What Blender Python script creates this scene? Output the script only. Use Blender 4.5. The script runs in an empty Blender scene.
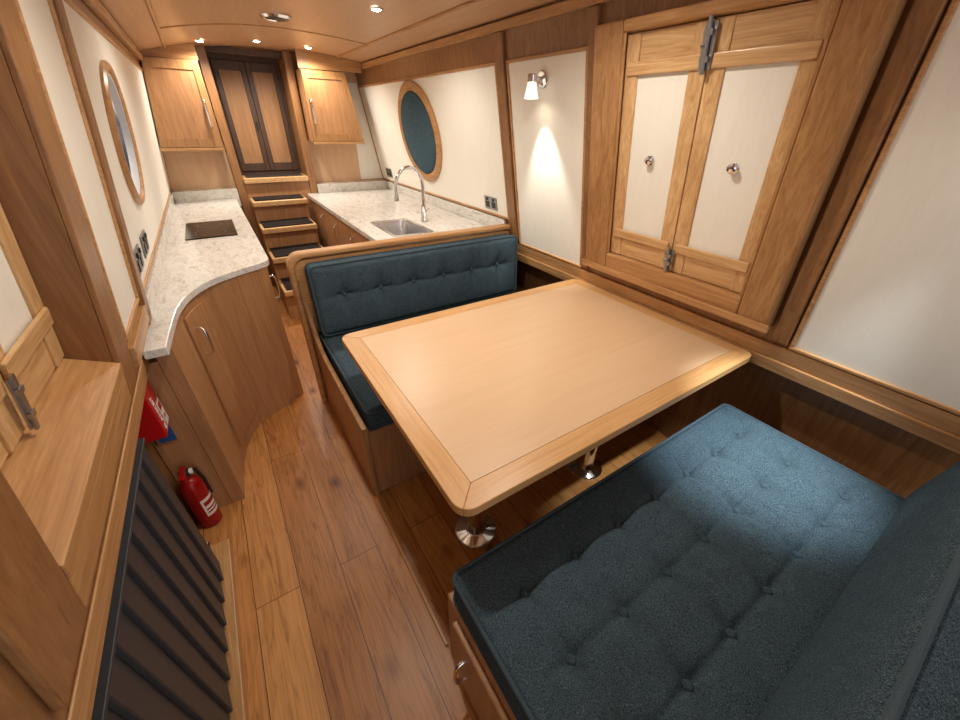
import bpy, bmesh, math, random
from mathutils import Vector, Matrix
random.seed(7)
PI = math.pi
scene = bpy.context.scene
COL = scene.collection
try:
    scene.view_settings.view_transform = 'Standard'
except Exception:
    pass

# ------------------------------------------------------------------ helpers
def lin(c):
    c = c / 255.0
    return c / 12.92 if c <= 0.04045 else ((c + 0.055) / 1.055) ** 2.4
def rgb(r, g, b):
    return (lin(r), lin(g), lin(b), 1.0)

ORG = {}
def thing(name, label, cat, loc=(0, 0, 0), group=None):
    o = bpy.data.objects.new(name, None)
    COL.objects.link(o)
    o.empty_display_size = 0.05
    o.location = loc
    o['label'] = label
    o['category'] = cat
    if group:
        o['group'] = group
    ORG[o.name] = Vector(loc)
    return o
def tag(o, label, cat, group=None):
    o['label'] = label
    o['category'] = cat
    if group:
        o['group'] = group
    return o
def struct_root(name, loc, label=None, cat=None):
    o = bpy.data.objects.new(name, None)
    COL.objects.link(o)
    o.location = loc
    o.empty_display_size = 0.05
    o['kind'] = 'structure'
    if label: o['label'] = label
    if cat: o['category'] = cat
    ORG[o.name] = Vector(loc)
    return o

class MB:
    def __init__(s, f=None):
        s.bm = bmesh.new()
        s.f = f
    def face(s, vs):
        try:
            return s.bm.faces.new(vs)
        except ValueError:
            return None
    def v(s, p):
        return s.bm.verts.new(p)
    def box(s, x0, x1, y0, y1, z0, z1):
        P = [(x0, y0, z0), (x1, y0, z0), (x1, y1, z0), (x0, y1, z0), (x0, y0, z1), (x1, y0, z1), (x1, y1, z1), (x0, y1, z1)]
        V = [s.v(p) for p in P]
        for f in ((0, 3, 2, 1), (4, 5, 6, 7), (0, 1, 5, 4), (1, 2, 6, 5), (2, 3, 7, 6), (3, 0, 4, 7)):
            s.face([V[i] for i in f])
        return s
    def prism(s, poly, axis, a, b):
        def mk(p, t):
            if axis == 'z': return (p[0], p[1], t)
            if axis == 'y': return (p[0], t, p[1])
            return (t, p[0], p[1])
        A = [s.v(mk(p, a)) for p in poly]
        B = [s.v(mk(p, b)) for p in poly]
        n = len(poly)
        s.face(A[::-1]); s.face(B)
        for i in range(n):
            s.face([A[i], A[(i + 1) % n], B[(i + 1) % n], B[i]])
        return s
    def frame(s, ax):
        ax = Vector(ax).normalized()
        h = Vector((0, 0, 1)) if abs(ax.z) < 0.9 else Vector((1, 0, 0))
        u = ax.cross(h).normalized()
        w = ax.cross(u).normalized()
        return ax, u, w
    def lathe(s, prof, c, ax=(0, 0, 1), n=28):
        ax, u, w = s.frame(ax)
        c = Vector(c)
        rings = []
        for (r, h) in prof:
            if r < 1e-6:
                rings.append([s.v(c + ax * h)])
            else:
                rings.append([s.v(c + ax * h + (u * math.cos(2 * PI * k / n) + w * math.sin(2 * PI * k / n)) * r) for k in range(n)])
        for a, b in zip(rings, rings[1:]):
            for k in range(n):
                k2 = (k + 1) % n
                if len(a) == 1 and len(b) == 1: continue
                if len(a) == 1: s.face([a[0], b[k], b[k2]])
                elif len(b) == 1: s.face([a[k], b[0], a[k2]])
                else: s.face([a[k], b[k], b[k2], a[k2]])
        if len(rings[0]) > 1: s.face(rings[0])
        if len(rings[-1]) > 1: s.face(rings[-1])
        return s
    def ring(s, prof, c, ax=(0, 0, 1), n=56):
        ax, u, w = s.frame(ax)
        c = Vector(c)
        rings = [[s.v(c + ax * h + (u * math.cos(2 * PI * k / n) + w * math.sin(2 * PI * k / n)) * r) for k in range(n)] for (r, h) in prof]
        m = len(rings)
        for i in range(m):
            a, b = rings[i], rings[(i + 1) % m]
            for k in range(n):
                k2 = (k + 1) % n
                s.face([a[k], b[k], b[k2], a[k2]])
        return s
    def cyl(s, p0, p1, r0, r1=None, n=24):
        p0 = Vector(p0); p1 = Vector(p1)
        L = (p1 - p0).length
        return s.lathe([(r0, 0), (r0 if r1 is None else r1, L)], p0, p1 - p0, n)
    def tube(s, pts, r, n=10, closed=False):
        pts = [Vector(p) for p in pts]
        m = len(pts)
        rings = []
        u = None
        for i in range(m):
            if closed:
                t = (pts[(i + 1) % m] - pts[i - 1]).normalized()
            else:
                t = (pts[min(i + 1, m - 1)] - pts[max(i - 1, 0)]).normalized()
            if u is None:
                _, u, w = s.frame(t)
            else:
                u = (u - t * u.dot(t)).normalized()
            w = t.cross(u).normalized()
            rings.append([s.v(pts[i] + (u * math.cos(2 * PI * k / n) + w * math.sin(2 * PI * k / n)) * r) for k in range(n)])
        prs = list(zip(rings, rings[1:]))
        if closed: prs.append((rings[-1], rings[0]))
        for a, b in prs:
            for k in range(n):
                k2 = (k + 1) % n
                s.face([a[k], a[k2], b[k2], b[k]])
        if not closed:
            s.face(rings[0][::-1]); s.face(rings[-1])
        return s
    def loft(s, loops, cap0=False, cap1=True):
        R = [[s.v(p) for p in lp] for lp in loops]
        n = len(R[0])
        for a, b in zip(R, R[1:]):
            for k in range(n):
                k2 = (k + 1) % n
                s.face([a[k], a[k2], b[k2], b[k]])
        if cap0: s.face(R[0][::-1])
        if cap1: s.face(R[-1])
        return s
    def build(s, name, mat, parent=None, bevel=0, seg=2, smooth=False, org=None, kind=None, recalc=True):
        bm = s.bm
        if s.f:
            for v in bm.verts:
                v.co = Vector(s.f(v.co.x, v.co.y, v.co.z))
        if recalc:
            bmesh.ops.recalc_face_normals(bm, faces=bm.faces[:])
        if parent is not None:
            o3 = ORG[parent.name]
        elif org == 'auto':
            xs = [v.co.x for v in bm.verts]; ys = [v.co.y for v in bm.verts]; zs = [v.co.z for v in bm.verts]
            o3 = Vector(((min(xs) + max(xs)) / 2, (min(ys) + max(ys)) / 2, min(zs)))
        elif org is None:
            o3 = Vector((0, 0, 0))
        else:
            o3 = Vector(org)
        for v in bm.verts:
            v.co -= o3
        if smooth:
            for f in bm.faces: f.smooth = True
        me = bpy.data.meshes.new(name)
        bm.to_mesh(me); bm.free()
        me.materials.append(mat)
        ob = bpy.data.objects.new(name, me)
        COL.objects.link(ob)
        if parent is not None:
            ob.parent = parent
        else:
            ob.location = o3
        ORG[ob.name] = o3
        if bevel:
            b = ob.modifiers.new('bevel', 'BEVEL')
            b.width = bevel; b.segments = seg; b.limit_method = 'ANGLE'; b.angle_limit = math.radians(40)
        if smooth and not bevel:
            try:
                me.set_sharp_from_angle(angle=math.radians(42))
            except Exception:
                pass
        if kind: ob['kind'] = kind
        return ob

def copy_tree(o, parent=None):
    c = o.copy(); COL.objects.link(c)
    if parent is not None:
        c.parent = parent
    for ch in list(o.children):
        copy_tree(ch, c)
    return c

def bake_mods(ob):
    dg = bpy.context.evaluated_depsgraph_get()
    dg.update()
    me = bpy.data.meshes.new_from_object(ob.evaluated_get(dg))
    ob.modifiers.clear()
    ob.data = me
def cut(ob, cutter):
    m = ob.modifiers.new('cut', 'BOOLEAN')
    m.operation = 'DIFFERENCE'; m.object = cutter; m.solver = 'EXACT'
    bpy.context.view_layer.update()
    bake_mods(ob)

def text_mb(txt, size, fn):
    cu = bpy.data.curves.new('lettering', 'FONT')
    cu.body = txt; cu.size = size; cu.align_x = 'CENTER'; cu.align_y = 'CENTER'; cu.extrude = 0.0004
    cu.offset = size * 0.012
    ob = bpy.data.objects.new('lettering_tmp', cu)
    COL.objects.link(ob)
    bpy.context.view_layer.update()
    dg = bpy.context.evaluated_depsgraph_get()
    me = bpy.data.meshes.new_from_object(ob.evaluated_get(dg))
    mb = MB()
    mb.bm.from_mesh(me)
    bpy.data.objects.remove(ob); bpy.data.curves.remove(cu); bpy.data.meshes.remove(me)
    for v in mb.bm.verts:
        v.co = Vector(fn(v.co.x, v.co.y, v.co.z))
    return mb

# ------------------------------------------------------------------ materials
def nmat(name):
    m = bpy.data.materials.new(name)
    m.use_nodes = True
    nt = m.node_tree
    b = nt.nodes['Principled BSDF']
    return m, nt, b
def link(nt, a, b): nt.links.new(a, b)
def ramp(nt, fac, stops):
    r = nt.nodes.new('ShaderNodeValToRGB')
    el = r.color_ramp.elements
    el[0].position, el[0].color = stops[0]
    el[1].position, el[1].color = stops[-1]
    for p, c in stops[1:-1]:
        e = el.new(p); e.color = c
    link(nt, fac, r.inputs['Fac'])
    return r.outputs['Color']
def noise(nt, vec, scale, detail=3, rough=0.55, dist=0.0):
    n = nt.nodes.new('ShaderNodeTexNoise')
    n.inputs['Scale'].default_value = scale
    n.inputs['Detail'].default_value = detail
    n.inputs['Roughness'].default_value = rough
    n.inputs['Distortion'].default_value = dist
    if vec is not None: link(nt, vec, n.inputs['Vector'])
    return n.outputs['Fac']
def mapping(nt, scale=(1, 1, 1), rot=(0, 0, 0)):
    tc = nt.nodes.new('ShaderNodeTexCoord')
    mp = nt.nodes.new('ShaderNodeMapping')
    mp.inputs['Scale'].default_value = scale
    mp.inputs['Rotation'].default_value = rot
    link(nt, tc.outputs['Object'], mp.inputs['Vector'])
    return mp.outputs['Vector']
def mix(nt, fac, a, b, mode='MIX'):
    m = nt.nodes.new('ShaderNodeMix'); m.data_type = 'RGBA'; m.blend_type = mode
    if isinstance(fac, (int, float)): m.inputs[0].default_value = fac
    else: link(nt, fac, m.inputs[0])
    for sock, val in ((m.inputs[6], a), (m.inputs[7], b)):
        if isinstance(val, tuple): sock.default_value = val
        else: link(nt, val, sock)
    return m.outputs[2]
def bump(nt, h, b, strength=0.2, dist=0.002):
    bp = nt.nodes.new('ShaderNodeBump')
    bp.inputs['Strength'].default_value = strength
    bp.inputs['Distance'].default_value = dist
    link(nt, h, bp.inputs['Height'])
    link(nt, bp.outputs['Normal'], b.inputs['Normal'])

def wood(name, dark, light, axis='z', rough=0.34, fine=1.0, pore=0.42):
    m, nt, b = nmat(name)
    sc = {'x': (1.6, 22, 22), 'y': (22, 1.6, 22), 'z': (22, 22, 1.6)}[axis]
    vec = mapping(nt, sc)
    n1 = noise(nt, vec, 1.6 * fine, 6, 0.66, 1.3)
    sc2 = {'x': (4, 160, 160), 'y': (160, 4, 160), 'z': (160, 160, 4)}[axis]
    vec2 = mapping(nt, sc2)
    n2 = noise(nt, vec2, 1.2, 2, 0.5)
    c = ramp(nt, n1, [(0.3, dark), (0.5, tuple((d + l) / 2 for d, l in zip(dark, light))), (0.7, light)])
    p = ramp(nt, n2, [(0.36, (0.70, 0.63, 0.56, 1)), (0.54, (1, 1, 1, 1))])
    c = mix(nt, pore, c, p, 'MULTIPLY')
    link(nt, c, b.inputs['Base Color'])
    b.inputs['Roughness'].default_value = rough
    bump(nt, n2, b, 0.05, 0.001)
    return m
def plain(name, col, rough=0.5, metal=0.0, var=0.06, scale=30, emit=None, es=1.0):
    m, nt, b = nmat(name)
    n = noise(nt, mapping(nt), scale, 3)
    lo = tuple(max(0, c * (1 - var)) for c in col[:3]) + (1,)
    hi = tuple(min(1, c * (1 + var)) for c in col[:3]) + (1,)
    link(nt, ramp(nt, n, [(0.3, lo), (0.7, hi)]), b.inputs['Base Color'])
    b.inputs['Roughness'].default_value = rough
    b.inputs['Metallic'].default_value = metal
    if emit:
        b.inputs['Emission Color'].default_value = emit
        b.inputs['Emission Strength'].default_value = es
    return m

OAK_D, OAK_L = rgb(164, 116, 70), rgb(203, 157, 105)
oak_x = wood('oak grain across', OAK_D, OAK_L, 'x')
oak_y = wood('oak grain lengthwise', OAK_D, OAK_L, 'y')
oak_z = wood('oak grain upright', rgb(150, 104, 62), rgb(190, 144, 94), 'z', 0.36, 1.0, .35)
wall_oak = wood('wall oak', rgb(126, 86, 52), rgb(162, 118, 75), 'z')
lip_oak = wood('table lipping oak', rgb(194, 146, 92), rgb(212, 167, 114), 'x', 0.34, 1.0, .35)
lip_oak_y = wood('table lipping oak lengthwise', rgb(194, 146, 92), rgb(212, 167, 114), 'y', 0.34, 1.0, .35)
veneer = wood('table veneer', rgb(207, 172, 135), rgb(213, 179, 143), 'x', 0.36, 0.5, 0.06)
cab_wood = wood('cabinet veneer', rgb(160, 112, 73), rgb(190, 143, 99), 'z', 0.4, 0.7, 0.28)
ceil_wood = wood('ceiling veneer', rgb(198, 154, 114), rgb(210, 168, 128), 'y', 0.4, 0.5, 0.15)
pale_ply = wood('pale end panel ply', rgb(208, 168, 130), rgb(220, 184, 148), 'z', 0.5, 0.6, 0.15)
shut_oak = wood('shutter oak', rgb(190, 144, 92), rgb(228, 190, 140), 'z', 0.34, 1.0, .48)
shut_oak_y = wood('shutter rail oak', rgb(190, 144, 92), rgb(228, 190, 140), 'y', 0.34, 1.0, .48)
dark_wood = wood('dark stained wood', rgb(60, 42, 31), rgb(88, 63, 46), 'z', 0.45)
brown_pan = wood('brown door panel', rgb(144, 103, 67), rgb(168, 126, 87), 'z', 0.42)
cream = wood('cream wall panel', rgb(239, 235, 223), rgb(243, 240, 230), 'z', 0.5, 0.8, 0.04)
chrome = plain('chrome', (0.78, 0.78, 0.8, 1), 0.12, 1.0, 0.02)
steel = plain('brushed steel', (0.36, 0.36, 0.37, 1), 0.35, 1.0, 0.05, 80)
sink_steel = plain('bright sink steel', (0.72, 0.72, 0.73, 1), 0.25, 1.0, 0.04, 80)
black_pl = plain('black plastic', (0.015, 0.015, 0.017, 1), 0.35)
hob_glass = plain('black hob glass', (0.022, 0.018, 0.016, 1), 0.14)
hob_grey = plain('hob marking grey', (0.14, 0.13, 0.13, 1), 0.3)
rad_mat = plain('radiator charcoal', rgb(54, 54, 57), 0.5, 0.0, 0.06)
red_mat = plain('fire red', rgb(186, 16, 22), 0.3)
red_dark = plain('extinguisher red', rgb(158, 14, 18), 0.25)
white_mat = plain('white label', rgb(236, 234, 230), 0.5)
blue_mat = plain('blue sign', rgb(34, 84, 150), 0.4)
white_gl = plain('white lamp shade', rgb(245, 240, 230), 0.3, 0, 0.02, 30, (1, 0.93, 0.82, 1), 0.9)
lens_mat = plain('lamp lens', (1, 0.95, 0.85, 1), 0.3, 0, 0.01, 30, (1, 0.9, 0.74, 1), 40.0)
mat_rub = plain('ribbed rubber mat', rgb(40, 32, 28), 0.8)
liner_white = plain('porthole liner white', rgb(240, 242, 244), 0.4, 0, 0.02)
pipe_mat = plain('cushion piping cloth', rgb(62, 78, 88), 0.9, 0, 0.2, 400)

def fabric(name, k, cols):
    # two crossed sets of fine threads
    m, nt, b = nmat(name)
    na = noise(nt, mapping(nt, (900 * k, 260 * k, 260 * k)), 1.0, 2, 0.55)
    nb = noise(nt, mapping(nt, (260 * k, 900 * k, 900 * k)), 1.0, 2, 0.55)
    mm = nt.nodes.new('ShaderNodeMath'); mm.operation = 'ADD'
    link(nt, na, mm.inputs[0]); link(nt, nb, mm.inputs[1])
    hf = nt.nodes.new('ShaderNodeMath'); hf.operation = 'MULTIPLY'; hf.inputs[1].default_value = 0.5
    link(nt, mm.outputs[0], hf.inputs[0])
    n1 = hf.outputs[0]
    n2 = noise(nt, mapping(nt), 30, 4, 0.65)
    c1 = ramp(nt, n1, [(0.35, cols[0]), (0.5, cols[1]), (0.65, cols[2])])
    c2 = ramp(nt, n2, [(0.3, (0.86, 0.86, 0.86, 1)), (0.7, (1.07, 1.07, 1.07, 1))])
    link(nt, mix(nt, 1.0, c1, c2, 'MULTIPLY'), b.inputs['Base Color'])
    b.inputs['Roughness'].default_value = 0.97
    b.inputs['Specular IOR Level'].default_value = 0.08
    bump(nt, n1, b, 0.22, 0.0008)
    return m
tweed = fabric('teal tweed', 1.2, (rgb(26, 38, 46), rgb(59, 76, 87), rgb(110, 129, 139)))
tweed_port = fabric('porthole tweed', .7, (rgb(36, 56, 66), rgb(66, 88, 100), rgb(98, 120, 132)))

def granite():
    m, nt, b = nmat('pale granite')
    v = mapping(nt, (30, 10, 26), (0, 0, 0.35))
    n1 = noise(nt, v, 1.1, 7, 0.68, 1.0)
    v2 = mapping(nt, (1, 1, 1))
    n2 = noise(nt, v2, 150, 4, 0.65)
    c1 = ramp(nt, n1, [(0.3, rgb(172, 167, 160)), (0.43, rgb(212, 208, 201)), (0.57, rgb(229, 226, 220)), (0.74, rgb(212, 206, 198))])
    c2 = ramp(nt, n2, [(0.34, (0.52, 0.5, 0.48, 1)), (0.46, (1, 1, 1, 1))])
    link(nt, mix(nt, 0.62, c1, c2, 'MULTIPLY'), b.inputs['Base Color'])
    b.inputs['Roughness'].default_value = 0.16
    return m
gran = granite()

def floor_material():
    m, nt, b = nmat('oak floorboards')
    tc = nt.nodes.new('ShaderNodeTexCoord')
    sep = nt.nodes.new('ShaderNodeSeparateXYZ'); link(nt, tc.outputs['Object'], sep.inputs[0])
    comb = nt.nodes.new('ShaderNodeCombineXYZ')
    link(nt, sep.outputs['Y'], comb.inputs['X']); link(nt, sep.outputs['X'], comb.inputs['Y'])
    br = nt.nodes.new('ShaderNodeTexBrick')
    br.offset = 0.43; br.offset_frequency = 2
    br.inputs['Scale'].default_value = 1.0
    br.inputs['Brick Width'].default_value = 1.7
    br.inputs['Row Height'].default_value = 0.15
    br.inputs['Mortar Size'].default_value = 0.0014
    br.inputs['Mortar Smooth'].default_value = 0.2
    br.inputs['Bias'].default_value = 0.0
    br.inputs['Color1'].default_value = rgb(180, 120, 64)
    br.inputs['Color2'].default_value = rgb(208, 150, 88)
    br.inputs['Mortar'].default_value = rgb(72, 44, 22)
    link(nt, comb.outputs[0], br.inputs['Vector'])
    vm = nt.nodes.new('ShaderNodeVectorMath'); vm.operation = 'MULTIPLY_ADD'
    link(nt, br.outputs['Color'], vm.inputs[0]); vm.inputs[1].default_value = (30, 30, 30)
    link(nt, tc.outputs['Object'], vm.inputs[2])
    mp = nt.nodes.new('ShaderNodeMapping'); mp.inputs['Scale'].default_value = (14, 1.5, 14)
    link(nt, vm.outputs[0], mp.inputs['Vector'])
    n1 = noise(nt, mp.outputs[0], 1.8, 8, 0.7, 2.4)
    g = ramp(nt, n1, [(0.32, (0.54, 0.45, 0.36, 1)), (0.48, (0.94, 0.92, 0.88, 1)), (0.7, (1.1, 1.08, 1.05, 1))])
    c = mix(nt, 1.0, br.outputs['Color'], g, 'MULTIPLY')
    mp3 = nt.nodes.new('ShaderNodeMapping'); mp3.inputs['Scale'].default_value = (170, 4, 170)
    link(nt, tc.outputs['Object'], mp3.inputs['Vector'])
    n3 = noise(nt, mp3.outputs[0], 1.0, 2, 0.5)
    c = mix(nt, 0.5, c, ramp(nt, n3, [(0.36, (0.64, 0.54, 0.44, 1)), (0.54, (1, 1, 1, 1))]), 'MULTIPLY')
    mp2 = nt.nodes.new('ShaderNodeMapping'); mp2.inputs['Scale'].default_value = (8, 4.2, 8)
    link(nt, tc.outputs['Object'], mp2.inputs['Vector'])
    vo = nt.nodes.new('ShaderNodeTexVoronoi'); vo.inputs['Scale'].default_value = 1.0
    link(nt, mp2.outputs[0], vo.inputs['Vector'])
    k = ramp(nt, vo.outputs['Distance'], [(0.05, (0.16, 0.09, 0.04, 1)), (0.13, (0.6, 0.5, 0.4, 1)), (0.26, (1, 1, 1, 1))])
    c = mix(nt, 0.9, c, k, 'MULTIPLY')
    link(nt, c, b.inputs['Base Color'])
    b.inputs['Roughness'].default_value = 0.4
    bump(nt, br.outputs['Fac'], b, -0.4, 0.002)
    return m
floor_mat = floor_material()

def glass_mat():
    m, nt, b = nmat('porthole glass')
    n = noise(nt, mapping(nt), 3, 2)
    link(nt, ramp(nt, n, [(0.3, (0.10, 0.16, 0.25, 1)), (0.7, (0.18, 0.26, 0.38, 1))]), b.inputs['Base Color'])
    b.inputs['Roughness'].default_value = 0.1
    b.inputs['Transmission Weight'].default_value = 0.5
    b.inputs['IOR'].default_value = 1.06
    b.inputs['Specular IOR Level'].default_value = 0.2
    return m
pglass = glass_mat()

# ------------------------------------------------------------------ shell geometry
def XR(z): return 1.63 - 0.19 * (z - 0.8)
def XL(z): return -0.355 + 0.15 * (z - 0.8)
def RM(n, y, z): return (XR(z) - n, y, z)       # n = distance off the right wall
def LM(n, y, z): return (XL(z) + n, y, z)
def zc(x):
    k = 0.12 if x < 0.62 else 0.062
    return max(1.99 - k * ((x - 0.62) / 0.83) ** 2, 1.858)
Y0, YE = -0.9, 4.4
XLOW = -.47
ZTR = 1.928

MB().box(-0.6, 1.86, Y0, 4.66, -0.03, 0).build('floor', floor_mat, kind='structure')

wr = MB().prism([(1.78, 0), (1.78, .70), (XR(.70), .70), (XR(ZTR), ZTR), (1.50, ZTR), (1.86, .70), (1.86, 0)], 'y', Y0, YE).build('wall_right', wall_oak, kind='structure')
wl = MB().prism([(XLOW, 0), (XLOW, .78), (XL(.78), .78), (XL(1.858), 1.858), (-.40, 1.858), (-.66, .78), (-.66, 0)], 'y', Y0, YE).build('wall_left', wall_oak, kind='structure')

def panel(par, F, y0, y1, z0, z1, hole=None):
    p = MB(F).box(0.0, 0.006, y0, y1, z0, z1).build('cream_panel', cream, par)
    w = 0.014
    for (a0, a1, c0, c1) in ((y0 - w, y1 + w, z1, z1 + w), (y0 - w, y1 + w, z0 - w, z0), (y0 - w, y0, z0, z1), (y1, y1 + w, z0, z1)):
        MB(F).box(0.0, 0.014, a0, a1, c0, c1).build('panel_bead', oak_y, par, bevel=0.004)
    return p
panel(wr, RM, 2.08, 4.38, 0.97, 1.76)
panel(wr, RM, 1.42, 1.96, 0.83, 1.76)
panel(wr, RM, -0.75, 0.35, 0.83, 1.76)
panel(wl, LM, 1.265, 1.575, 0.99, 1.77)
plp = panel(wl, LM, 1.68, 4.38, 0.97, 1.76)

for par, F, ys, zt in ((wr, RM, ((1.985, 2.055), (1.355, 1.40), (0.37, 0.425)), 1.885), (wl, LM, ((1.595, 1.66),), 1.82)):
    for (a, c) in ys:
        MB(F).box(0.0, 0.022, a, c, 0.83 if par is wr else 0.88, zt).build('pilaster', wall_oak, par, bevel=0.004)

MB(RM).box(0.0, 0.022, Y0, 4.10, 1.888, 1.925).build('trim_1', oak_y, bevel=0.005, kind='structure')
MB(LM).box(0.0, 0.03, Y0, 4.10, 1.822, 1.857).build('trim_2', oak_y, bevel=0.005, kind='structure')
MB(RM).box(0.0, 0.012, Y0, 2.03, 0.752, 0.812).box(0.0, 0.020, Y0, 2.03, 0.70, 0.752).build('trim_3', oak_y, bevel=0.004, kind='structure')
MB(LM).box(0.0, 0.006, Y0, 1.405, 0.785, 0.85).box(0.0, 0.022, 1.26, 1.66, 0.895, 0.955).build('trim_4', oak_y, bevel=0.003, kind='structure')
MB().box(XLOW, -.352, Y0, 1.30, 0, 0.04).build('baseboard_left', oak_y, bevel=0.004, kind='structure')
MB().box(0.222, 0.235, 0.50, 1.19, 0, 0.012).build('trim_5', oak_y, bevel=0.003, kind='structure')

# ceiling
poly = []
N = 36
for i in range(N + 1):
    x = -0.42 + (1.52 + 0.42) * i / N
    poly.append((x, zc(x)))
top = [(x, z + 0.03) for x, z in poly[::-1]]
ceil = MB().prism(poly + top, 'y', Y0, 4.66).build('ceiling', ceil_wood, kind='structure')
for x in (-0.02, 1.20):
    MB().tube([(x, Y0, zc(x) - .003), (x, 4.12, zc(x) - .003)], 0.010, 10).build('ceiling_bead', oak_y, ceil, smooth=True)
for y in (1.9, 3.35):
    pts = [(-0.02 + 1.22 * i / 20, y, zc(-0.02 + 1.22 * i / 20) - .001) for i in range(21)]
    MB().tube(pts, 0.005, 8).build('ceiling_bead', oak_y, ceil, smooth=True)

def arch_poly(x0, x1, z0):
    p = [(x0, z0), (x1, z0)]
    for i in range(9):
        x = x1 + (x0 - x1) * i / 8
        p.append((x, zc(x) - .001))
    return p
wb = MB()
wb.prism(arch_poly(-.46, .20, 0), 'y', YE, 4.45); wb.prism(arch_poly(.83, 1.77, 0), 'y', YE, 4.45)
wb.prism(arch_poly(.20, .83, 0), 'y', 4.62, 4.66)
wbo = wb.build('wall_back', pale_ply, kind='structure')
MB().prism([(1.345, .965), (1.585, .965), (XR(1.8) - .012, 1.8), (1.345, 1.8)], 'y', 4.394, 4.3995).build('cream_panel', cream, wbo)
MB().prism(arch_poly(.17, .235, 0), 'y', 4.30, 4.62).build('trim_6', wall_oak, bevel=0.005, kind='structure')
MB().prism(arch_poly(.795, .86, 0), 'y', 4.30, 4.62).build('trim_7', wall_oak, bevel=0.005, kind='structure')
MB().prism(arch_poly(-.19, .165, 1.855), 'y', 4.15, 4.17).build('trim_8', oak_x, kind='structure')
MB().prism(arch_poly(.865, 1.40, 1.858), 'y', 4.13, 4.15).build('trim_9', oak_x, kind='structure')
MB().box(.237, .793, 4.36, 4.40, 1.93, 1.975).build('trim_10', dark_wood, bevel=0.004, kind='structure')

# rear doors
d1 = struct_root('door_1', (.515, 4.6, 1.05), 'dark framed double doors above the steps at the far end', 'door')
for bx in ((.236, .794, 1.02, 1.06), (.236, .794, 1.91, 1.95), (.236, .262, 1.06, 1.91), (.768, .794, 1.06, 1.91)):
    MB().box(bx[0], bx[1], 4.585, 4.619, bx[2], bx[3]).build('door_frame', dark_wood, d1, bevel=0.003)
for (a, c) in ((.264, .5135), (.5165, .766)):
    w = .042
    m = MB().box(a, a + w, 4.575, 4.60, 1.062, 1.908).box(c - w, c, 4.575, 4.60, 1.062, 1.908)
    m.box(a + w, c - w, 4.575, 4.60, 1.062, 1.13).box(a + w, c - w, 4.575, 4.60, 1.84, 1.908)
    bmesh.ops.remove_doubles(m.bm, verts=m.bm.verts[:], dist=1e-5)
    leaf = m.build('door_leaf', dark_wood, d1, bevel=0.003)
    MB().box(a + w, c - w, 4.582, 4.592, 1.13, 1.84).build('door_panel', brown_pan, leaf)
MB().box(.488, .500, 4.562, 4.575, 1.40, 1.47).build('door_handle', black_pl, d1, bevel=0.002)

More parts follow.
